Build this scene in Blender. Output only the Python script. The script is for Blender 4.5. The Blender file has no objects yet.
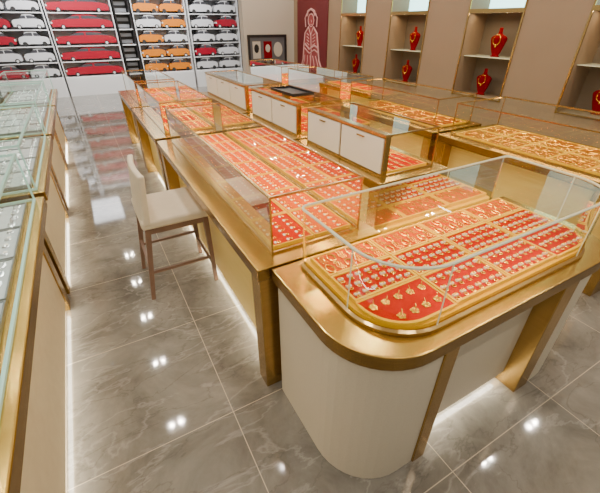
import bpy, math, random
from mathutils import Matrix, Vector
random.seed(7)
S=bpy.context.scene
COL=S.collection

# ---------------------------------------------------------------- materials
def mat(name,col,rough=.5,metal=0.0,emis=None,es=0,noise=None,nscale=30,bump=0,spec=.5,coat=0,wave=False):
    m=bpy.data.materials.new(name); m.use_nodes=True
    nt=m.node_tree; b=nt.nodes['Principled BSDF']
    b.inputs['Base Color'].default_value=(*col,1)
    b.inputs['Roughness'].default_value=rough
    b.inputs['Metallic'].default_value=metal
    b.inputs['Specular IOR Level'].default_value=spec
    b.inputs['Coat Weight'].default_value=coat
    if emis:
        b.inputs['Emission Color'].default_value=(*emis,1)
        b.inputs['Emission Strength'].default_value=es
    if noise or bump:
        tc=nt.nodes.new('ShaderNodeTexCoord')
        n=nt.nodes.new('ShaderNodeTexNoise'); n.inputs['Scale'].default_value=nscale
        n.inputs['Detail'].default_value=4
        nt.links.new(tc.outputs['Object'],n.inputs['Vector'])
        if noise:
            r=nt.nodes.new('ShaderNodeMix'); r.data_type='RGBA'
            r.inputs['A'].default_value=(*col,1); r.inputs['B'].default_value=(*noise,1)
            nt.links.new(n.outputs['Fac'],r.inputs['Factor'])
            nt.links.new(r.outputs['Result'],b.inputs['Base Color'])
        if bump:
            bp=nt.nodes.new('ShaderNodeBump'); bp.inputs['Strength'].default_value=bump
            bp.inputs['Distance'].default_value=.002
            nt.links.new(n.outputs['Fac'],bp.inputs['Height'])
            nt.links.new(bp.outputs['Normal'],b.inputs['Normal'])
    return m

def glassmat(name,tint,base=.02,gl=.7):
    m=bpy.data.materials.new(name); m.use_nodes=True
    nt=m.node_tree; nt.nodes.clear()
    o=nt.nodes.new('ShaderNodeOutputMaterial')
    t=nt.nodes.new('ShaderNodeBsdfTransparent'); t.inputs[0].default_value=(*tint,1)
    g=nt.nodes.new('ShaderNodeBsdfGlossy'); g.inputs['Roughness'].default_value=.02
    g.inputs['Color'].default_value=(.97,1,.97,1)
    lw=nt.nodes.new('ShaderNodeLayerWeight'); lw.inputs['Blend'].default_value=.22
    mr=nt.nodes.new('ShaderNodeMapRange'); mr.inputs['To Min'].default_value=base; mr.inputs['To Max'].default_value=gl
    mr.inputs['From Min'].default_value=.03
    mx=nt.nodes.new('ShaderNodeMixShader')
    nt.links.new(lw.outputs['Fresnel'],mr.inputs['Value'])
    nt.links.new(mr.outputs[0],mx.inputs[0]); nt.links.new(t.outputs[0],mx.inputs[1]); nt.links.new(g.outputs[0],mx.inputs[2])
    nt.links.new(mx.outputs[0],o.inputs[0])
    return m

def brushed(name,c1,c2,rough=.3,scale=(1,1,40),metal=.9):
    m=bpy.data.materials.new(name); m.use_nodes=True
    nt=m.node_tree; b=nt.nodes['Principled BSDF']
    b.inputs['Metallic'].default_value=metal; b.inputs['Roughness'].default_value=rough
    tc=nt.nodes.new('ShaderNodeTexCoord'); mp=nt.nodes.new('ShaderNodeMapping'); mp.inputs['Scale'].default_value=scale
    n=nt.nodes.new('ShaderNodeTexNoise'); n.inputs['Scale'].default_value=4; n.inputs['Detail'].default_value=5
    r=nt.nodes.new('ShaderNodeMix'); r.data_type='RGBA'; r.inputs['A'].default_value=(*c1,1); r.inputs['B'].default_value=(*c2,1)
    nt.links.new(tc.outputs['Object'],mp.inputs['Vector']); nt.links.new(mp.outputs[0],n.inputs['Vector'])
    nt.links.new(n.outputs['Fac'],r.inputs['Factor']); nt.links.new(r.outputs['Result'],b.inputs['Base Color'])
    return m

def floormat():
    m=bpy.data.materials.new('marble_tile'); m.use_nodes=True
    nt=m.node_tree; b=nt.nodes['Principled BSDF']; L=nt.links.new
    tc=nt.nodes.new('ShaderNodeTexCoord')
    n1=nt.nodes.new('ShaderNodeTexNoise'); n1.inputs['Scale'].default_value=2.2; n1.inputs['Detail'].default_value=11; n1.inputs['Roughness'].default_value=.66; n1.inputs['Distortion'].default_value=.5
    L(tc.outputs['Object'],n1.inputs['Vector'])
    r1=nt.nodes.new('ShaderNodeValToRGB')
    r1.color_ramp.elements[0].position=.32; r1.color_ramp.elements[0].color=(.125,.113,.094,1)
    r1.color_ramp.elements[1].position=.68; r1.color_ramp.elements[1].color=(.305,.283,.238,1)
    L(n1.outputs['Fac'],r1.inputs[0])
    def vein(scale,rot,width,strength,col,prev):
        mpv=nt.nodes.new('ShaderNodeMapping'); mpv.inputs['Rotation'].default_value=(0,0,rot); mpv.inputs['Scale'].default_value=(1,2.4,1)
        L(tc.outputs['Object'],mpv.inputs['Vector'])
        n2=nt.nodes.new('ShaderNodeTexNoise'); n2.inputs['Scale'].default_value=scale; n2.inputs['Detail'].default_value=7; n2.inputs['Roughness'].default_value=.55; n2.inputs['Distortion'].default_value=.4
        L(mpv.outputs[0],n2.inputs['Vector'])
        s=nt.nodes.new('ShaderNodeMath'); s.operation='SUBTRACT'; s.inputs[1].default_value=.5; L(n2.outputs['Fac'],s.inputs[0])
        a=nt.nodes.new('ShaderNodeMath'); a.operation='ABSOLUTE'; L(s.outputs[0],a.inputs[0])
        mr=nt.nodes.new('ShaderNodeMapRange'); mr.inputs['From Max'].default_value=width; mr.inputs['To Min'].default_value=strength; mr.inputs['To Max'].default_value=0
        L(a.outputs[0],mr.inputs['Value'])
        mx=nt.nodes.new('ShaderNodeMix'); mx.data_type='RGBA'; mx.inputs['B'].default_value=(*col,1)
        L(mr.outputs[0],mx.inputs['Factor']); L(prev,mx.inputs['A'])
        return mx.outputs['Result']
    c=vein(1.3,.7,.014,.30,(.48,.45,.40),r1.outputs[0])
    c=vein(1.9,-.5,.012,.36,(.085,.075,.062),c)
    mp=nt.nodes.new('ShaderNodeMapping'); mp.inputs['Location'].default_value=(.52,-1.124,0)
    L(tc.outputs['Object'],mp.inputs['Vector'])
    br=nt.nodes.new('ShaderNodeTexBrick'); br.offset=0; br.inputs['Scale'].default_value=1
    br.inputs['Brick Width'].default_value=.755; br.inputs['Row Height'].default_value=.755
    br.inputs['Mortar Size'].default_value=.0022; br.inputs['Mortar Smooth'].default_value=.1
    br.inputs['Color1'].default_value=(0,0,0,1); br.inputs['Color2'].default_value=(0,0,0,1); br.inputs['Mortar'].default_value=(1,1,1,1)
    L(mp.outputs[0],br.inputs['Vector'])
    m2=nt.nodes.new('ShaderNodeMix'); m2.data_type='RGBA'; m2.inputs['B'].default_value=(.54,.46,.34,1)
    L(br.outputs['Fac'],m2.inputs['Factor']); L(c,m2.inputs['A'])
    L(m2.outputs['Result'],b.inputs['Base Color'])
    b.inputs['Roughness'].default_value=.055; b.inputs['Specular IOR Level'].default_value=.75
    return m

GOLD=brushed('brushed_gold',(.36,.21,.055),(.54,.35,.11),.25)
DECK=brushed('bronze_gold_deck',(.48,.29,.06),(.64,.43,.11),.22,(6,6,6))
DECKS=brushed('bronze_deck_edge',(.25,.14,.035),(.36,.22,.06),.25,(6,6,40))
BRONZE=mat('bronze_frame',(.46,.31,.11),.22,.85)
CREAM=mat('cream_laminate',(.64,.55,.40),.5,noise=(.55,.465,.325),nscale=160,bump=.2)
CHAMP=brushed('champagne_panel',(.72,.50,.11),(.90,.69,.23),.4,(1,1,30),metal=.3)
BEIGE=mat('beige_panel',(.66,.54,.33),.45,noise=(.56,.44,.25),nscale=20)
WHITE=mat('white_drawer',(.82,.78,.70),.4)
GLASS=glassmat('clear_glass_side',(.945,.98,.955),.05,.85)
GTOP=glassmat('clear_glass_top',(.97,.99,.975),.008,.45)
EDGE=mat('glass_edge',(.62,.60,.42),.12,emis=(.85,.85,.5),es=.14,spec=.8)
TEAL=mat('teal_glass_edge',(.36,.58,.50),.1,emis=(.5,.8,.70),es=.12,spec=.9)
CORAL=mat('coral_velvet',(.58,.022,.003),.9,noise=(.42,.012,.002),nscale=60,spec=.0)
ORANGE=mat('orange_velvet',(.74,.115,.003),.85,noise=(.62,.07,.002),nscale=50,spec=.0)
AMBER=mat('amber_pad',(.42,.085,.004),.8,noise=(.09,.02,.003),nscale=45,spec=.05)
RIM=mat('gold_rim_painted_glow',(.78,.44,.004),.4,.0,emis=(1,.52,.004),es=.14,spec=.2)  # gold colour plus weak emission, painting in the glow of lit dividers
GREYPAD=mat('grey_white_pad',(.60,.63,.62),.7,noise=(.38,.42,.42),nscale=40)
GREYRIM=mat('silver_tray_rim',(.20,.22,.22),.3,.6)
JGOLD=mat('jewellery_gold',(1.0,.60,.06),.25,.85)
JSILV=mat('jewellery_silver',(.9,.91,.93),.2,1)
TAG=mat('white_tag',(.96,.89,.76),.5)
LEDW=mat('white_led',(1,1,1),.5,emis=(1,.92,.76),es=24)
LEATHER=mat('cream_leather',(.66,.57,.42),.5,noise=(.58,.49,.35),nscale=25,bump=.15)
WOOD=mat('brown_wood',(.22,.125,.08),.4,noise=(.14,.075,.045),nscale=18)
TAUPE=mat('taupe_wall',(.28,.195,.122),.6,noise=(.245,.17,.105),nscale=3)
NICHEB=mat('niche_back',(.17,.13,.088),.6)
NICHEL=mat('niche_lit_panel',(.75,.95,.95),.5,emis=(.45,.92,.88),es=3.6)
REDV=mat('red_velvet_bust',(.18,.002,.004),.85,spec=.02)
POSTER=mat('dark_red_poster',(.115,.006,.010),.6)
PINK=mat('poster_pink_ink',(.66,.36,.35),.6)
ROSE=mat('poster_rose_ink',(.30,.05,.055),.6)
BLACK=mat('black_lacquer',(.015,.014,.015),.3)
PALE=mat('pale_wall_paint',(.48,.43,.36),.6)
CEIL=mat('ceiling_paint',(.52,.48,.43),.7)
MALLW=mat('white_shelf_paint',(.85,.85,.85),.4)
MALLG=mat('grey_shelf_back',(.42,.43,.46),.5)
DARKW=mat('mall_dark_wall',(.10,.10,.11),.5)
CARR=mat('crimson_car_paint',(.42,.004,.028),.3,coat=.4)
CARO=mat('orange_car_paint',(.85,.25,.01),.3,coat=.4)
CARW=mat('white_car_paint',(.80,.80,.82),.25,coat=.5)
WIN=mat('dark_car_glass',(.08,.08,.09),.1)
TYRE=mat('tyre_rubber',(.03,.03,.03),.7)
LEDOFF=mat('lamp_lens',(.85,.85,.8),.2)
PANEL=mat('ceiling_panel_glow',(1,1,1),.5,emis=(.95,.97,1),es=7)
FLOOR=floormat()

# ---------------------------------------------------------------- mesh builder
class MB:
    def __init__(s): s.v=[]; s.f=[]; s.mi=[]
    def face(s,idx,m=0): s.f.append(idx); s.mi.append(m)
    def box(s,x0,x1,y0,y1,z0,z1,m=0,ms=None):
        n=len(s.v); ms=m if ms is None else ms
        for z in (z0,z1):
            for (x,y) in ((x0,y0),(x1,y0),(x1,y1),(x0,y1)): s.v.append((x,y,z))
        for t,q in enumerate(((3,2,1,0),(4,5,6,7),(0,1,5,4),(1,2,6,5),(2,3,7,6),(3,0,4,7))): s.face([n+i for i in q],m if t<2 else ms)
        return s
    def quad(s,a,b,c,d,m=0):
        n=len(s.v); s.v+= [a,b,c,d]; s.face([n,n+1,n+2,n+3],m); return s
    def prism(s,pts,z0,z1,m=0,axis='z',cap=True,ms=None):
        n=len(s.v); k=len(pts); ms=m if ms is None else ms
        def P(p,h):
            if axis=='z': return (p[0],p[1],h)
            if axis=='y': return (p[0],h,p[1])
            return (h,p[0],p[1])
        for h in (z0,z1):
            for p in pts: s.v.append(P(p,h))
        for i in range(k):
            j=(i+1)%k; s.face([n+i,n+j,n+k+j,n+k+i],ms)
        if cap:
            s.face([n+i for i in range(k)][::-1],m); s.face([n+k+i for i in range(k)],m)
        return s
    def strip(s,pts,z0,z1,m=0):
        n=len(s.v)
        for p in pts: s.v.append((p[0],p[1],z0)); s.v.append((p[0],p[1],z1))
        for i in range(len(pts)-1):
            a=n+2*i; s.face([a,a+2,a+3,a+1],m)
        return s
    def tube(s,path,r,m=0,seg=6,closed=False,flat=1.0):
        P=[Vector(p) for p in path]; k=len(P); n=len(s.v)
        rr=r if isinstance(r,(list,tuple)) else [r]*k
        for i in range(k):
            if closed: t=P[(i+1)%k]-P[i-1]
            else: t=P[min(i+1,k-1)]-P[max(i-1,0)]
            t.normalize()
            up=Vector((0,0,1)) if abs(t.z)<.9 else Vector((1,0,0))
            a=t.cross(up).normalized(); b=a.cross(t)
            for j in range(seg):
                th=2*math.pi*(j+.5)/seg
                s.v.append(tuple(P[i]+(a*math.cos(th)+b*math.sin(th)*flat)*rr[i]))
        for i in range(k if closed else k-1):
            i2=(i+1)%k
            for j in range(seg):
                j2=(j+1)%seg
                s.face([n+i*seg+j,n+i*seg+j2,n+i2*seg+j2,n+i2*seg+j],m)
        if not closed:
            s.face([n+j for j in range(seg)][::-1],m); s.face([n+(k-1)*seg+j for j in range(seg)],m)
        return s
    def lathe(s,prof,c=(0,0,0),seg=16,m=0,sx=1,sy=1):
        n=len(s.v); k=len(prof)
        for (r,z) in prof:
            for j in range(seg):
                th=2*math.pi*j/seg
                s.v.append((c[0]+r*sx*math.cos(th),c[1]+r*sy*math.sin(th),c[2]+z))
        for i in range(k-1):
            for j in range(seg):
                j2=(j+1)%seg
                s.face([n+i*seg+j,n+i*seg+j2,n+(i+1)*seg+j2,n+(i+1)*seg+j],m)
        s.face([n+j for j in range(seg)][::-1],m); s.face([n+(k-1)*seg+j for j in range(seg)],m)
        return s
    def mesh(s,name,mats,loc=(0,0,0),smooth=False):
        me=bpy.data.meshes.new(name)
        me.from_pydata([(v[0]-loc[0],v[1]-loc[1],v[2]-loc[2]) for v in s.v],[],s.f)
        for m in (mats if isinstance(mats,(list,tuple)) else [mats]): me.materials.append(m)
        for p,i in zip(me.polygons,s.mi): p.material_index=i; p.use_smooth=smooth
        me.update(); return me

def link(o): COL.objects.link(o); return o
def root(name,label,cat,loc,group=None):
    o=bpy.data.objects.new(name,None); o.location=loc; o.empty_display_size=.1
    o['label']=label; o['category']=cat
    if group: o['group']=group
    return link(o)
def part(r,name,mb,mats,bevel=0,smooth=False,label=None,seg=2):
    o=bpy.data.objects.new(name,mb.mesh(name,mats,tuple(r.location),smooth))
    o.parent=r; link(o)
    if bevel:
        b=o.modifiers.new('bevel','BEVEL'); b.width=bevel; b.segments=seg; b.limit_method='ANGLE'
    if label: o['label']=label
    return o
def single(name,mb,mats,loc,label=None,cat=None,group=None,bevel=0,kind=None,smooth=False):
    o=bpy.data.objects.new(name,mb.mesh(name,mats,loc,smooth)); o.location=loc; link(o)
    if label: o['label']=label
    if cat: o['category']=cat
    if group: o['group']=group
    if kind: o['kind']=kind
    if bevel:
        b=o.modifiers.new('bevel','BEVEL'); b.width=bevel; b.segments=2; b.limit_method='ANGLE'
    return o
def arc(cx,cy,r,a0,a1,n=10):
    return [(cx+r*math.cos(math.radians(a0+(a1-a0)*i/n)),cy+r*math.sin(math.radians(a0+(a1-a0)*i/n))) for i in range(n+1)]
def striplamp(r,x,y0,y1,z,power,color,along='y',tilt=0,w=.02):
    l=bpy.data.lights.new('case_lamp','AREA'); l.shape='RECTANGLE'; L_=abs(y1-y0)
    if along=='y': l.size=w; l.size_y=L_; loc=(x,(y0+y1)/2,z); rot=(0,tilt,0)
    else: l.size=L_; l.size_y=w; loc=((y0+y1)/2,x,z); rot=(tilt,0,0)
    l.energy=power; l.color=color
    o=bpy.data.objects.new('case_lamp',l); o.rotation_euler=rot
    o.location=Vector(loc)-r.location; o.parent=r; link(o)

# ---------------------------------------------------------------- setting
WX=4.6
single('floor',MB().box(-4,5.2,-1.5,13,-.1,0),FLOOR,(0,0,0),kind='structure')
single('ceiling',MB().box(-4,5.2,-1.5,13,3.0,3.1),CEIL,(0,0,3.0),kind='structure')
NY=[(1.52,2.26),(2.99,3.72),(4.45,5.21),(5.88,6.60)]
w=MB(); w.box(4.97,5.2,-1.5,8.5,0,3)
w.box(WX,4.97,-1.5,8.5,0,.85)
ys=[-1.5]+[y for n in NY for y in n]+[8.5]
for i in range(0,len(ys),2): w.box(WX,4.97,ys[i],ys[i+1],.85,2.95)
w.box(WX,4.97,-1.5,8.5,2.75,3.0)
for (a,b) in NY: w.box(WX,4.97,a,b,1.80,1.84)
single('wall_right',w,TAUPE,(WX,0,0),kind='structure')
single('wall_back',MB().box(3.35,5.2,8.5,8.7,0,3),PALE,(3.35,8.5,0),kind='structure')
single('wall_far',MB().box(-4,5.2,12.8,13,0,3),DARKW,(0,12.8,0),kind='structure')
for i,(a,b) in enumerate(NY):
    single('trim_%d'%(i+1),MB().box(WX-.012,WX+.004,a-.018,a,.83,2.77).box(WX-.012,WX+.004,b,b+.018,.83,2.77)
      .box(WX-.012,WX+.004,a,b,.835,.852).box(WX-.012,WX+.004,a,b,1.80,1.845),BRONZE,(WX,a,.83),kind='structure')
    r=root('wall_showcase','recessed lit wall showcase with glass shelf in taupe wall','showcase',(4.8,(a+b)/2,.852),'wall showcases')
    part(r,'back_panel',MB().box(4.955,4.969,a,b,.852,1.80),NICHEB)
    part(r,'lit_panel',MB().box(4.955,4.969,a,b,1.842,2.74),NICHEL,label='glowing pale aqua panel')
    part(r,'glass_shelf',MB().box(4.66,4.955,a+.002,b-.002,1.312,1.32),EDGE)
    striplamp(r,4.70,a+.04,b-.04,1.795,2.2,(1,.76,.46),tilt=.25)

# necklace busts
def bustmesh():
    m=MB(); prof=[(.066,0),(.066,.012),(.046,.016),(.064,.05),(.088,.11),(.112,.185),(.114,.21),(.092,.232),(.046,.248),(.028,.268),(.025,.31),(.028,.32),(.016,.325)]
    m.lathe(prof,seg=18,sx=.36,sy=1.0); return m
def necklace():
    m=MB(); p=[]
    for i in range(24):
        a=2*math.pi*i/24; y=.050*math.sin(a); z=.19+.056*math.cos(a) 
        p.append((-.044+(.02 if z>.22 else 0),y,z))
    m.tube(p,.0032,closed=True); m.lathe([(.004,-.018),(.010,-.01),(.010,.006),(.004,.012)],(-.041,0,.128),seg=8); return m
bm_=bustmesh().mesh('display_bust',[REDV],smooth=True); nm_=necklace().mesh('gold_necklace',[JGOLD],smooth=True)
for (a,b) in NY:
    c=(a+b)/2
    for (y,z,lab) in ((c-.02,1.3205,'red velvet necklace bust on glass shelf of wall showcase'),(c+.05,.853,'red velvet necklace bust on floor of wall showcase')):
        o=root('necklace_bust',lab,'jewellery bust',(4.78,y,z),'red necklace busts in wall showcases')
        for n,me in (('bust',bm_),('necklace',nm_)):
            q=bpy.data.objects.new(n,me); q.parent=o; link(q)

# poster
r=root('wall_poster','dark red poster with pale line drawing of a robed woman','poster',(WX,7.68,.72))
part(r,'panel',MB().box(WX-.02,WX,7.06,8.30,.72,2.9),POSTER)
def py(u): return 7.68-u*1.25
body=[(-.10,1.62),(.10,1.62),(.20,1.50),(.24,1.20),(.20,1.05),(.26,.95),(.34,.80),(-.30,.80),(-.24,1.0),(-.22,1.25),(-.20,1.5)]
part(r,'robe_figure',MB().prism([(py(x),z) for x,z in body],WX-.026,WX-.02,axis='x').prism([(py(.09*math.cos(t*.52)),1.74+.11*math.sin(t*.52)) for t in range(12)],WX-.026,WX-.02,axis='x'),ROSE)
ln=MB()
def stroke(pts,rad=.011): ln.tube([(WX-.028,py(x),z) for x,z in pts],rad*1.2,seg=4)
ln.tube([(WX-.028,py(.095*math.cos(t*.52)),1.74+.115*math.sin(t*.52)) for t in range(12)],.012,seg=4,closed=True)
stroke([(-.13,1.82),(-.10,1.90),(0,1.94),(.10,1.90),(.13,1.82)],.02)
stroke([(-.14,1.86),(-.2,1.78),(-.18,1.62)]); stroke([(.14,1.86),(.2,1.78),(.18,1.62)])
stroke([(-.08,1.62),(-.20,1.5),(-.24,1.25),(-.26,1.0),(-.32,.86)],.014); stroke([(.08,1.62),(.2,1.5),(.25,1.2),(.28,1.0),(.36,.86)],.014)
stroke([(-.08,1.62),(0,1.46),(.08,1.62)],.012); stroke([(0,1.46),(.02,1.2),(0,.86)],.012)
stroke([(-.2,1.3),(-.05,1.2),(.12,1.28),(.24,1.24)],.016); stroke([(-.22,1.22),(-.05,1.12),(.12,1.2),(.25,1.15)],.012)
for k in range(5): stroke([(-.2+.09*k,1.08),(-.22+.11*k,.97),(-.26+.13*k,.87)],.009)
for k in range(4): stroke([(-.14,1.5-.06*k),(-.06,1.46-.06*k)],.008); stroke([(.14,1.5-.06*k),(.06,1.46-.06*k)],.008)
stroke([(.0,1.75),(.015,1.71),(0,1.70)],.006); stroke([(-.03,1.67),(0,1.665),(.03,1.67)],.006)
part(r,'line_drawing',ln,PINK)

# framed picture on back wall
r=root('framed_picture','black framed triptych of red and pale images on pale wall','picture frame',(3.9,8.5,.9))
part(r,'frame',MB().box(3.42,4.38,8.46,8.499,.88,.93).box(3.42,4.38,8.46,8.499,1.42,1.47).box(3.42,3.47,8.46,8.499,.93,1.42).box(4.33,4.38,8.46,8.499,.93,1.42),BLACK)
part(r,'print',MB().box(3.47,4.33,8.48,8.498,.93,1.42,0).box(3.53,3.72,8.47,8.48,1.0,1.34,1).box(3.80,4.0,8.47,8.48,1.0,1.34,2).prism([(4.16+.11*math.cos(t*.4),1.17+.15*math.sin(t*.4)) for t in range(16)],8.47,8.48,3,axis='y')
   .prism([(3.9+.06*math.cos(t*.6),1.2+.08*math.sin(t*.6)) for t in range(10)],8.465,8.47,3,axis='y').prism([(3.62+.06*math.cos(t*.6),1.2+.09*math.sin(t*.6)) for t in range(10)],8.465,8.47,4,axis='y'),[DARKW,PALE,REDV,PALE,BLACK])

# ---------------------------------------------------------------- ceiling lights
me=MB().box(-.10,.10,-.055,.055,-.03,0).mesh('housing',[MALLW])
for X in (-1.2,-.1,1.0,2.1,3.2,4.15):
    for Y in (-.3,.9,2.1,3.3,4.5,5.7,6.9,8.1):
        o=root('ceiling_downlight','twin square recessed ceiling downlight','ceiling light',(X,Y,2.999),'ceiling downlights')
        q=bpy.data.objects.new('housing',me); q.parent=o; link(q)
        for dx in (-.06,.06):
            l=bpy.data.lights.new('lamp','AREA'); l.size=.038; l.energy=4.6; l.color=(1,.90,.76)
            lo=bpy.data.objects.new('lamp',l); lo.location=(dx,0,-.035); lo.parent=o; link(lo)

# ---------------------------------------------------------------- counters
DZ=.80; TZ=1.08
WARM=(1,.60,.16)
def frame(r,x0,x1,y0,y1,z0,z1,m,t=.0042):
    for z in (z1,z0+t):
        part(r,'frame_rail',MB().box(x0-t,x1+t,y0-t,y0+t,z-t,z+t),m)
        part(r,'frame_rail',MB().box(x0-t,x1+t,y1-t,y1+t,z-t,z+t),m)
        part(r,'frame_rail',MB().box(x0-t,x0+t,y0+t,y1-t,z-t,z+t),m)
        part(r,'frame_rail',MB().box(x1-t,x1+t,y0+t,y1-t,z-t,z+t),m)
    for (x,y) in ((x0,y0),(x1,y0),(x0,y1),(x1,y1)): part(r,'corner_edge',MB().box(x-t*.75,x+t*.75,y-t*.75,y+t*.75,z0+2*t,z1-t),m)
def counter(label,x0,x1,y0,y1,gx0,gx1,gy0,gy1,panel=CHAMP,drawers=0,edge=BRONZE,group='display counters',lamp=WARM,inset=.01,lp=2.4,post=None,ft=.0052):
    r=root('display_counter',label,'display counter',((x0+x1)/2,(y0+y1)/2,0),group)
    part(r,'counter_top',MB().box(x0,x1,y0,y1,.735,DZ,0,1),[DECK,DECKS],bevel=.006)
    for (a,b) in ((y0+.01,y0+.11),(y1-.11,y1-.01)):
        part(r,'end_post',MB().box(x0+inset,x1-inset,a,b,0,.735),post or GOLD,bevel=.004)
    bx0,bx1=x0+.11,x1-.11
    part(r,'recessed_panel',MB().box(bx0,bx1,y0+.11,y1-.11,.07,.735),panel)
    part(r,'led_strip',MB().box(bx0+.01,bx0+.025,y0+.11,y1-.11,.05,.0695),LEDW,label='warm white light strip under panel')
    part(r,'led_strip',MB().box(bx1-.025,bx1-.01,y0+.11,y1-.11,.05,.0695),LEDW,label='warm white light strip under panel')
    dx=gx0+.05 if drawers else gx0
    if drawers:
        part(r,'drawer_cabinet',MB().box(gx0+.006,gx0+.045,gy0,gy1,DZ,TZ-.012),BRONZE)
        n=drawers; wd=(gy1-gy0)/n
        for i in range(n):
            d=part(r,'drawer_front',MB().box(gx0-.008,gx0+.006,gy0+i*wd+.012,gy0+(i+1)*wd-.012,DZ+.018,TZ-.024),WHITE,bevel=.004)
            kb=MB().box(gx0-.018,gx0-.008,gy0+(i+.5)*wd-.04,gy0+(i+.5)*wd+.04,TZ-.055,TZ-.047)
            k=bpy.data.objects.new('handle',kb.mesh('handle',[BRONZE],tuple(r.location))); k.parent=d; link(k)
        part(r,'cabinet_top',MB().box(gx0-.012,gx0+.05,gy0-.006,gy1+.006,TZ-.012,TZ+.004),BRONZE)
    zt=TZ
    part(r,'glass_top',MB().quad((dx,gy0,zt-.002),(gx1,gy0,zt-.002),(gx1,gy1,zt-.002),(dx,gy1,zt-.002)),GTOP)
    if not drawers: part(r,'glass_pane',MB().quad((gx0,gy0,DZ),(gx0,gy1,DZ),(gx0,gy1,zt),(gx0,gy0,zt)),GLASS)
    part(r,'glass_pane',MB().quad((gx1,gy0,DZ),(gx1,gy1,DZ),(gx1,gy1,zt),(gx1,gy0,zt)),GLASS)
    part(r,'glass_pane',MB().quad((gx0,gy0,DZ),(gx1,gy0,DZ),(gx1,gy0,zt),(gx0,gy0,zt)),GLASS)
    part(r,'glass_pane',MB().quad((gx0,gy1,DZ),(gx1,gy1,DZ),(gx1,gy1,zt),(gx0,gy1,zt)),GLASS)
    frame(r,gx0,gx1,gy0,gy1,DZ,zt,edge,ft)
    L_=gy1-gy0
    striplamp(r,gx1-.022,gy0+.03,gy1-.03,zt-.012,lp*L_,lamp,tilt=.45)
    striplamp(r,dx+.022,gy0+.03,gy1-.03,zt-.012,lp*L_*.6,lamp,tilt=-.45)
    return r

# end counter with rounded corners
X0,X1,Y0,Y1=.50,2.07,.48,1.145; R=.27
def ucut(x0,x1,y0,y1,r,n=12,b=.0):
    o=[(x0,y1)] if not b else arc(x0+b,y1-b,b,90,180,6)
    o+=arc(x0+r,y0+r,r,180,270,n)+arc(x1-r,y0+r,r,270,360,n)
    o+=[(x1,y1)] if not b else arc(x1-b,y1-b,b,0,90,6)
    return o
r=root('display_counter','rounded end display counter with cream curved pedestals and curved glass case','display counter',((X0+X1)/2,(Y0+Y1)/2,0),'display counters')
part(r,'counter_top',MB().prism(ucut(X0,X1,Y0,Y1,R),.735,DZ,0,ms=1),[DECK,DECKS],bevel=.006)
pl=[(.515,1.12)]+arc(.515+.255,.495+.255,.255,180,270)+[(.86,.495),(.86,1.12)]
pr=[(2.57-x,y) for x,y in pl][::-1]
part(r,'pedestal',MB().prism(pl,.0,.735),CREAM,bevel=.003,label='cream laminate curved pedestal')
part(r,'pedestal',MB().prism(pr,.0,.735),CREAM,bevel=.003,label='cream laminate curved pedestal')
part(r,'end_post',MB().box(.86,.93,.487,1.12,0,.735),GOLD,bevel=.003)
part(r,'end_post',MB().box(1.60,1.71,.487,1.12,0,.735),GOLD,bevel=.003)
part(r,'recessed_panel',MB().box(.93,1.60,.575,1.10,.07,.735),CREAM)
part(r,'led_strip',MB().box(.94,1.59,.585,.605,.05,.0695),LEDW)
g=ucut(.625,1.935,.545,1.115,.22,12,.03)
gi=ucut(.637,1.923,.557,1.103,.208,12,.025)
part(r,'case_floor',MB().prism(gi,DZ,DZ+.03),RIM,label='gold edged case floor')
mb=MB(); n=len(g); mb.v=[(p[0],p[1],TZ-.002) for p in g]; mb.face(list(range(n))); part(r,'glass_top',mb,GTOP)
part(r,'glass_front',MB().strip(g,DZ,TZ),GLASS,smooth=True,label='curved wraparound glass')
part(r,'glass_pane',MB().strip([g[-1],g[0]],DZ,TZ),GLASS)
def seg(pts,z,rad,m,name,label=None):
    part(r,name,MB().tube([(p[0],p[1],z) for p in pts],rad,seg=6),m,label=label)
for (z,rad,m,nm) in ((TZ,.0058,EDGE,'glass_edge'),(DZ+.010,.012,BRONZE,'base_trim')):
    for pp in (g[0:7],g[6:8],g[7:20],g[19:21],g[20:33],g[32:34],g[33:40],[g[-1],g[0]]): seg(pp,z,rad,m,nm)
for (x,y) in (g[7],g[19],g[20],g[32]): part(r,'glass_seam',MB().box(x-.0018,x+.0018,y-.0018,y+.0018,DZ+.02,TZ-.006),EDGE)
striplamp(r,1.09,.70,1.90,TZ-.012,3.4,WARM,along='x',tilt=.45)
striplamp(r,.585,.87,1.70,TZ-.012,1.8,WARM,along='x',tilt=-.45)

A='long champagne gold display counter with framed glass case of coral trays'
counter(A,.44,1.12,1.16,3.42,.555,1.04,1.25,3.35)
counter('champagne gold display counter with glass case beside longer counter',.44,1.12,3.50,5.06,.555,1.04,3.60,5.0)
counter('champagne gold display counter at far end of island',.44,1.12,5.12,6.6,.555,1.04,5.2,6.5)
B='display counter with white drawer fronts behind its glass case'
counter(B,1.53,2.18,1.66,2.83,1.62,2.10,1.75,2.75,drawers=2)
counter(B,1.53,2.18,2.87,4.08,1.62,2.10,2.95,4.0,drawers=2)
counter(B,1.53,2.18,4.14,5.85,1.62,2.10,4.2,5.75,drawers=3)
D='gold counter with glass case of orange trays facing wall showcases'
counter(D,2.82,3.68,.7,2.36,2.92,3.60,.8,2.28)
counter(D,2.82,3.55,2.42,4.0,2.92,3.45,2.5,3.9)
counter(D,2.82,3.55,4.06,5.7,2.92,3.45,4.14,5.6)
counter(D,2.82,3.55,5.76,7.3,2.92,3.45,5.84,7.2)
Lb='gold display counter with frameless glass case of silver jewellery'
LR=((.35,2.52),(2.60,4.1),(4.18,5.7),(5.78,7.3))
for (a,b) in LR:
    counter(Lb,-1.05,-.39,a,b,-.98,-.435,a+.05,b-.05,panel=BEIGE,edge=TEAL,lamp=(.95,1,.97),inset=.10,lp=1.3,ft=.006)

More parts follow.
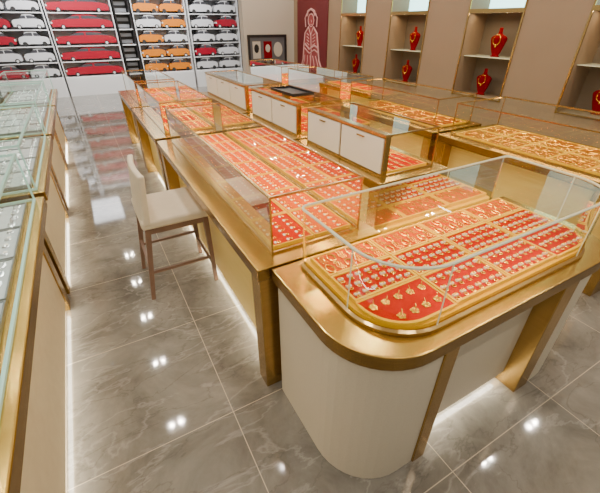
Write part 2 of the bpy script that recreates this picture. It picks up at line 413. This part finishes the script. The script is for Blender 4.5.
# ---------------------------------------------------------------- jewellery items
def flat_ring(R_,r_,seg=12):
    m=MB(); m.tube([(R_*math.cos(2*math.pi*i/seg),R_*math.sin(2*math.pi*i/seg),r_) for i in range(seg)],r_,closed=True,seg=5); return m
def item_tagged(nm,R_,tw,tl,metal):
    m=flat_ring(R_,R_*.28); m.box(-tw/2,tw/2,R_+.004,R_+.004+tl,0,.005,1)
    return m.mesh(nm,[metal,TAG],smooth=False)
def item_flower(s):
    m=MB()
    for k in range(5):
        a=k*1.2566; m.lathe([(s*.5,0),(s*.55,.003),(s*.3,.006)],(s*.7*math.cos(a),s*.7*math.sin(a),0),seg=8)
    m.lathe([(s*.35,.0),(s*.35,.008),(s*.15,.011)],seg=8)
    m.tube([(s*.9+.003*i,.012+.004*i,.002) for i in range(5)],.0018,seg=4)
    return m.mesh('gold_flower_pendant',[JGOLD])
def item_card():
    m=MB(); m.box(-.011,.011,-.005,.006,0,.008,1)
    m.tube([(-.008+.002*i,.001+.003*math.sin(i*1.2),.0095) for i in range(9)],.0022,m=0,seg=5)
    m.tube([(.008*math.cos(t*.785),-.016+.007*math.sin(t*.785),.003) for t in range(8)],.0028,closed=True,seg=5)
    return m.mesh('pendant_card',[JGOLD,TAG])
def item_chain(nm,metal,s=1,drop=True):
    m=MB(); m.tube([(.016*s*math.cos(t*.524),.026*s*math.sin(t*.524),.0035) for t in range(12)],.0038,closed=True,seg=5)
    if drop: m.lathe([(.007,0),(.009,.004),(.003,.008)],(0,-.034*s,0),seg=7)
    return m.mesh(nm,[metal])
def item_chain2():
    m=MB()
    for k in (-1,0,1): m.tube([(k*.011+.004*math.sin(t*1.3),-.028+.007*t,.003) for t in range(9)],.003,seg=4)
    return m.mesh('gold_chain',[JGOLD])
ITEMS={'tagged_ring':(item_tagged('tagged_ring',.0075,.015,.010,JGOLD),'small gold ring with white price tag','ring'),
 'gold_flower_pendant':(item_flower(.014),'gold flower pendant on coral tray','pendant'),
 'pendant_card':(item_card(),'gold pendant on small white display card','pendant'),
 'gold_bracelet':(item_chain('gold_bracelet',JGOLD),'oval gold bracelet on orange tray','bracelet'),
 'gold_bangle':(item_chain('gold_bangle',JGOLD,1.15,False),'plain oval gold bangle on amber tray','bangle'),
 'gold_chain':(item_chain2(),'bunch of gold chains on amber tray','chain'),
 'silver_bracelet':(item_chain('silver_bracelet',JSILV),'oval silver bracelet on pale grey tray','bracelet'),
 'silver_ring':(item_tagged('silver_ring',.012,.014,.014,JSILV),'silver ring with white price tag','ring')}
cache={}
def tray(x0,x1,y0,y1,z,pad,rim,item,nx,ny,group,label,rot=0,pts=None,t=.007,rr=.15):
    wx=round(x1-x0,3); wy=round(y1-y0,3)
    key=(wx,wy,pad.name,pts)
    if key not in cache:
        if pts is None:
            rm=MB().box(-wx/2,wx/2,-wy/2,-wy/2+t,0,.02).box(-wx/2,wx/2,wy/2-t,wy/2,0,.02).box(-wx/2,-wx/2+t,-wy/2+t,wy/2-t,0,.02).box(wx/2-t,wx/2,-wy/2+t,wy/2-t,0,.02)
            pd=MB().box(-wx/2+t,wx/2-t,-wy/2+t,wy/2-t,0,.014)
        else:
            if pts=='L': o=[(wx/2,-wy/2),(wx/2,wy/2),(-wx/2,wy/2)]+arc(-wx/2+rr,-wy/2+rr,rr,180,270)
            else: o=[(-wx/2,wy/2),(-wx/2,-wy/2)]+arc(wx/2-rr,-wy/2+rr,rr,270,360)+[(wx/2,wy/2)]
            rm=MB().tube([(p[0],p[1],.01) for p in o],.008,closed=True,seg=4)
            pd=MB().prism(o,0,.014)
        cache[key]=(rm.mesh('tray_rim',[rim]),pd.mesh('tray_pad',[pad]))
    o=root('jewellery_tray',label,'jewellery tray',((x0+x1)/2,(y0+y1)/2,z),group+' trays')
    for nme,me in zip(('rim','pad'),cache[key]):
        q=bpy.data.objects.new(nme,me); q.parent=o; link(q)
    for i in range(nx):
        for j in range(ny):
            it=item[(i+j)%len(item)] if isinstance(item,tuple) else item
            me,lab,cat=ITEMS[it]
            x=x0+.008+(i+.5)*(x1-x0-.016)/nx; y=y0+.010+(j+.5)*(y1-y0-.016)/ny
            if pts=='L' and (x<x0+.06 and y<y0+.07): continue
            if pts=='R' and (x>x1-.06 and y<y0+.07): continue
            q=bpy.data.objects.new(it,me); q.location=(x+random.uniform(-.002,.002),y+random.uniform(-.002,.002)-.003,z+.0142)
            q.rotation_euler=(0,0,math.radians(rot)+random.uniform(-.15,.15))
            q['label']=lab; q['category']=cat; q['group']=group+' '+it.replace('_',' ')+' pieces'; link(q)

xs=[.650,.965,1.280,1.595,1.910]; zf=DZ+.0305
for i in range(4):
    x0,x1=xs[i]+.003,xs[i+1]-.003
    p='L' if i==0 else ('R' if i==3 else None)
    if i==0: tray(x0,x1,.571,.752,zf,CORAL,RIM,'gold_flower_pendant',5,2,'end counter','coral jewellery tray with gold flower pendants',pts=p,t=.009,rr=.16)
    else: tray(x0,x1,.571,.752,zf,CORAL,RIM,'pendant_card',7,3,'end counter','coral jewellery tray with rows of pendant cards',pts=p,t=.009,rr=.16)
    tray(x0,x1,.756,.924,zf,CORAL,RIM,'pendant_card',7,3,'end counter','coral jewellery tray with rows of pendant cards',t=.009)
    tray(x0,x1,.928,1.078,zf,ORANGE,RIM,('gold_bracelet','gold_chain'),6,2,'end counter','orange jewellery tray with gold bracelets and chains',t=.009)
for k in range(7):
    a=1.275+k*.294
    for (c,d) in ((.575,.792),(.800,1.015)):
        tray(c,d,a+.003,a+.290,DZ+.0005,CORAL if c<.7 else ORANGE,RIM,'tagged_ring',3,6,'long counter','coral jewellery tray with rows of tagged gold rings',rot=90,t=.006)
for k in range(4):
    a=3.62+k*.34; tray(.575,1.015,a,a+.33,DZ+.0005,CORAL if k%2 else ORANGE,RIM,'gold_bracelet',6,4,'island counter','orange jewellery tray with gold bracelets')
for k in range(3):
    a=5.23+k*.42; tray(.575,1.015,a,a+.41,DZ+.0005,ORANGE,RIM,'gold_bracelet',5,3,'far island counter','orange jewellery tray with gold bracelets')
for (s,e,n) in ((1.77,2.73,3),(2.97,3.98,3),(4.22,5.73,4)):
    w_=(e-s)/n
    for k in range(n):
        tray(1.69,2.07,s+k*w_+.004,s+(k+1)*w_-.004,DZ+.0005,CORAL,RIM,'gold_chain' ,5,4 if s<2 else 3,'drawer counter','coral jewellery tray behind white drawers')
for (s,e,n,x0,x1,c) in ((.83,2.25,5,2.94,3.57,2),(2.52,3.88,4,2.94,3.43,1),(4.16,5.58,4,2.94,3.43,1),(5.86,7.18,3,2.94,3.43,1)):
    w_=(e-s)/n
    for k in range(n):
        for cc in range(c):
            xx0=x0+cc*(x1-x0)/c; xx1=x0+(cc+1)*(x1-x0)/c-.006
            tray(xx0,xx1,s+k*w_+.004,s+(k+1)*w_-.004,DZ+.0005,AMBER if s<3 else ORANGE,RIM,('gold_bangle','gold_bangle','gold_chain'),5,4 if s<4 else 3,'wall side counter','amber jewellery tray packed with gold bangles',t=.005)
for (a,b) in LR:
    s=a+.11; e=b-.11; n=max(3,int((e-s)/.30)); w_=(e-s)/n
    for k in range(n):
        tray(-.94,-.465,s+k*w_+.004,s+(k+1)*w_-.004,DZ+.0005,GREYPAD,GREYRIM,'silver_bracelet' if k%2 else 'silver_ring',6,4,'silver counter','pale grey jewellery tray with silver pieces')

# ---------------------------------------------------------------- chair
r=root('counter_chair','cream leather counter chair with brown wooden legs','chair',(.28,2.48,0))
cy0,cy1=2.22,2.72
part(r,'seat',MB().box(.085,.53,cy0+.01,cy1-.01,.555,.615),LEATHER,bevel=.018,seg=3)
bk=MB(); N=8; n=0
for i in range(N+1):
    y=cy0+(cy1-cy0)*i/N; bow=-.02*(1-((i/N-.5)*2)**2)
    for (dx,z) in ((.10,.59),(.142,.59),(.175,.92),(.138,.92)):
        bk.v.append((dx+bow,y,z))
for i in range(N):
    a=n+4*i; b=a+4
    for q in ((0,1),(1,2),(2,3),(3,0)): bk.face([a+q[0],b+q[0],b+q[1],a+q[1]])
bk.face([n,n+1,n+2,n+3]); bk.face([n+4*N+3,n+4*N+2,n+4*N+1,n+4*N])
part(r,'backrest',bk,LEATHER,bevel=.01)
for (xt,yt,xb,yb) in ((.12,cy0+.04,.04,cy0+.03),(.12,cy1-.04,.04,cy1-.03),(.50,cy0+.04,.51,cy0+.03),(.50,cy1-.04,.51,cy1-.03)):
    part(r,'leg',MB().tube([(xb,yb,0),(xt,yt,.56)],[.018,.026],seg=4),WOOD)
part(r,'apron',MB().box(.12,.49,cy0+.028,cy0+.045,.515,.556).box(.12,.49,cy1-.045,cy1-.028,.515,.556).box(.11,.128,cy0+.045,cy1-.045,.515,.556).box(.487,.505,cy0+.045,cy1-.045,.515,.556),WOOD)
for a,b in (((.07,cy0+.034,.22),(.503,cy0+.034,.22)),((.07,cy1-.034,.22),(.503,cy1-.034,.22)),((.503,cy0+.034,.16),(.503,cy1-.034,.16)),((.075,cy0+.034,.26),(.075,cy1-.034,.26))):
    part(r,'stretcher',MB().tube([a,b],.013,seg=4),WOOD)

r=root('service_tray','dark serving tray on glass top of drawer counter','tray',(1.86,3.5,TZ+.007))
part(r,'tray_base',MB().box(1.74,1.98,3.25,3.75,TZ+.007,TZ+.018),BLACK)
part(r,'rim',MB().box(1.74,1.75,3.25,3.75,TZ+.018,TZ+.035).box(1.97,1.98,3.25,3.75,TZ+.018,TZ+.035).box(1.75,1.97,3.25,3.26,TZ+.018,TZ+.035).box(1.75,1.97,3.74,3.75,TZ+.018,TZ+.035),BLACK)

# ---------------------------------------------------------------- mall shelves with model cars
def carmeshes(Lc,paint,roof,W=.32):
    bp=[(-.485,.05),(-.5,.09),(-.495,.15),(-.47,.19),(-.40,.205),(-.22,.22),(.25,.225),(.42,.205),(.485,.17),(.5,.12),(.49,.05)]
    bp=[(x*Lc,z) for x,z in bp]
    body=MB().prism(bp,-W/2,W/2,axis='y')
    rf=[(x*Lc,z) for x,z in ((-.28,.215),(-.15,.285),(.10,.295),(.22,.285),(.38,.215))]
    body.prism([(x*Lc,z) for x,z in ((-.19,.262),(-.13,.305),(.0,.32),(.14,.315),(.26,.29),(.25,.262))],-W/2+.01,W/2-.01,1,axis='y')
    body.box(-.03*Lc,.0,-W/2+.004,W/2-.004,.21,.30)
    win=MB().prism(rf,-W/2+.008,W/2-.008,axis='y')
    wh=MB(); 
    ring=[( .052*math.cos(t*.524),.052+.052*math.sin(t*.524)) for t in range(12)]
    wh.prism(ring,-.02,.02,axis='y')
    wh.prism([(.030*math.cos(t*.785),.052+.030*math.sin(t*.785)) for t in range(8)],-.024,-.02,1,axis='y')
    lamp=MB().box(-.5*Lc-.002,-.5*Lc+.03,-W/2-.002,W/2+.002,.12,.16)
    return body.mesh('body',[paint,roof]),win.mesh('windows',[WIN]),wh.mesh('wheel',[TYRE,MALLW]),lamp.mesh('headlight',[LEDOFF])
CL={'red':1.40,'orange':.64,'white':.64,'small':.64}
cars={'red':(carmeshes(1.40,CARR,CARR),'glossy crimson'),'orange':(carmeshes(.64,CARO,CARW),'orange and white'),'white':(carmeshes(.64,CARW,CARW),'white'),'small':(carmeshes(.64,CARR,CARW),'small crimson')}
def car(kind,x,y,z,flip):
    (b,wn,wh,lp),lab=cars[kind]; Lc=CL[kind]
    o=root('model_car',lab+' display model car on white shelf','model car',(x,y,z),lab+' model cars on shelves')
    o.rotation_euler=(0,0,math.pi if flip else 0)
    for n,me in (('body',b),('windows',wn),('headlight',lp)):
        q=bpy.data.objects.new(n,me); q.parent=o; link(q)
    for sx in (-.32,.32):
        for sy in (-.148,.148):
            q=bpy.data.objects.new('wheel',wh); q.parent=o; q.location=(sx*Lc,sy,0); link(q)
RY=12.0
for (x0,x1,kind,n) in ((-1.85,-.40,'white',2),(-.36,1.14,'red',1),(1.62,3.04,'orange',2),(3.10,4.6,'white',2)):
    r=root('shelf_rack','tall white shelf rack with tiers of model cars','shelf rack',((x0+x1)/2,RY+.25,0),'model car racks')
    part(r,'plinth',MB().box(x0,x1,RY,RY+.5,0,.45),MALLW)
    part(r,'upright',MB().box(x0,x0+.025,RY+.02,RY+.5,.45,2.9),MALLW); part(r,'upright',MB().box(x1-.025,x1,RY+.02,RY+.5,.45,2.9),MALLW)
    part(r,'back_panel',MB().box(x0+.025,x1-.025,RY+.47,RY+.5,.45,2.9),MALLG if kind=='white' else MALLW)
    for k in range(7):
        z=.45+k*.36
        part(r,'shelf',MB().box(x0+.025,x1-.025,RY+.02,RY+.47,z,z+.025),MALLW)
        if k<6:
            for j in range(n):
                x=x0+.03+(x1-x0-.06)*(j+.5)/n
                kk=kind
                if kind=='orange' and (j+k)%4==3: kk='white'
                if x0<-1 and j==0 and k%3!=1: kk='small'
                if x0>3 and (j,k) in ((1,3),(0,1)): kk='small'
                car(kk,x,RY+.20,z+.0255,kind!='red' and k%2==0)
r=root('ladder_rack','narrow black metal rack between white car racks','shelf rack',(1.38,RY+.25,0))
part(r,'upright',MB().box(1.18,1.21,RY,RY+.4,0,2.9),BLACK); part(r,'upright',MB().box(1.55,1.58,RY,RY+.4,0,2.9),BLACK)
part(r,'back_panel',MB().box(1.21,1.55,RY+.36,RY+.4,0,2.9),BLACK)
for k in range(7): part(r,'shelf',MB().box(1.21,1.55,RY,RY+.36,.45+k*.36,.475+k*.36),MALLW)
for k in range(14): part(r,'hanger',MB().box(1.24,1.52,RY+.30,RY+.355,.50+(k//2)*.36+(k%2)*.15,.58+(k//2)*.36+(k%2)*.15),MALLG)

for X in (0,2.6):  # unseen area lamps, added to brighten the car racks
    l=bpy.data.lights.new('rack_fill_light','AREA'); l.shape='RECTANGLE'; l.size=2.0; l.size_y=.4; l.energy=75; l.color=(.97,.98,1)
    lo=bpy.data.objects.new('rack_fill_light',l); lo.location=(X,10.6,2.9); lo.rotation_euler=(math.radians(35),0,0); link(lo)
    lo['label']='added fill light brightening the car racks'; lo['category']='ceiling light'
r=root('ceiling_light_panel','large bright rectangular ceiling light panel in mall corridor','ceiling light',(-.35,11.2,3.0))
part(r,'panel',MB().box(-.80,.05,10.3,11.9,2.985,2.999),PANEL)

# ---------------------------------------------------------------- world + camera
wd=bpy.data.worlds.new('World'); S.world=wd; wd.use_nodes=True
bg=wd.node_tree.nodes['Background']; bg.inputs[0].default_value=(1,.95,.87,1); bg.inputs[1].default_value=.50
cam=bpy.data.cameras.new('Camera'); co=bpy.data.objects.new('Camera',cam); link(co)
cam.sensor_width=36; cam.lens=355/600*36; cam.clip_start=.05
M=Matrix(((.8726,.2608,-.4132,0),(-.4886,.4657,-.738,0),(0,.8457,.5337,1.70),(0,0,0,1)))
co.matrix_world=M
S.camera=co
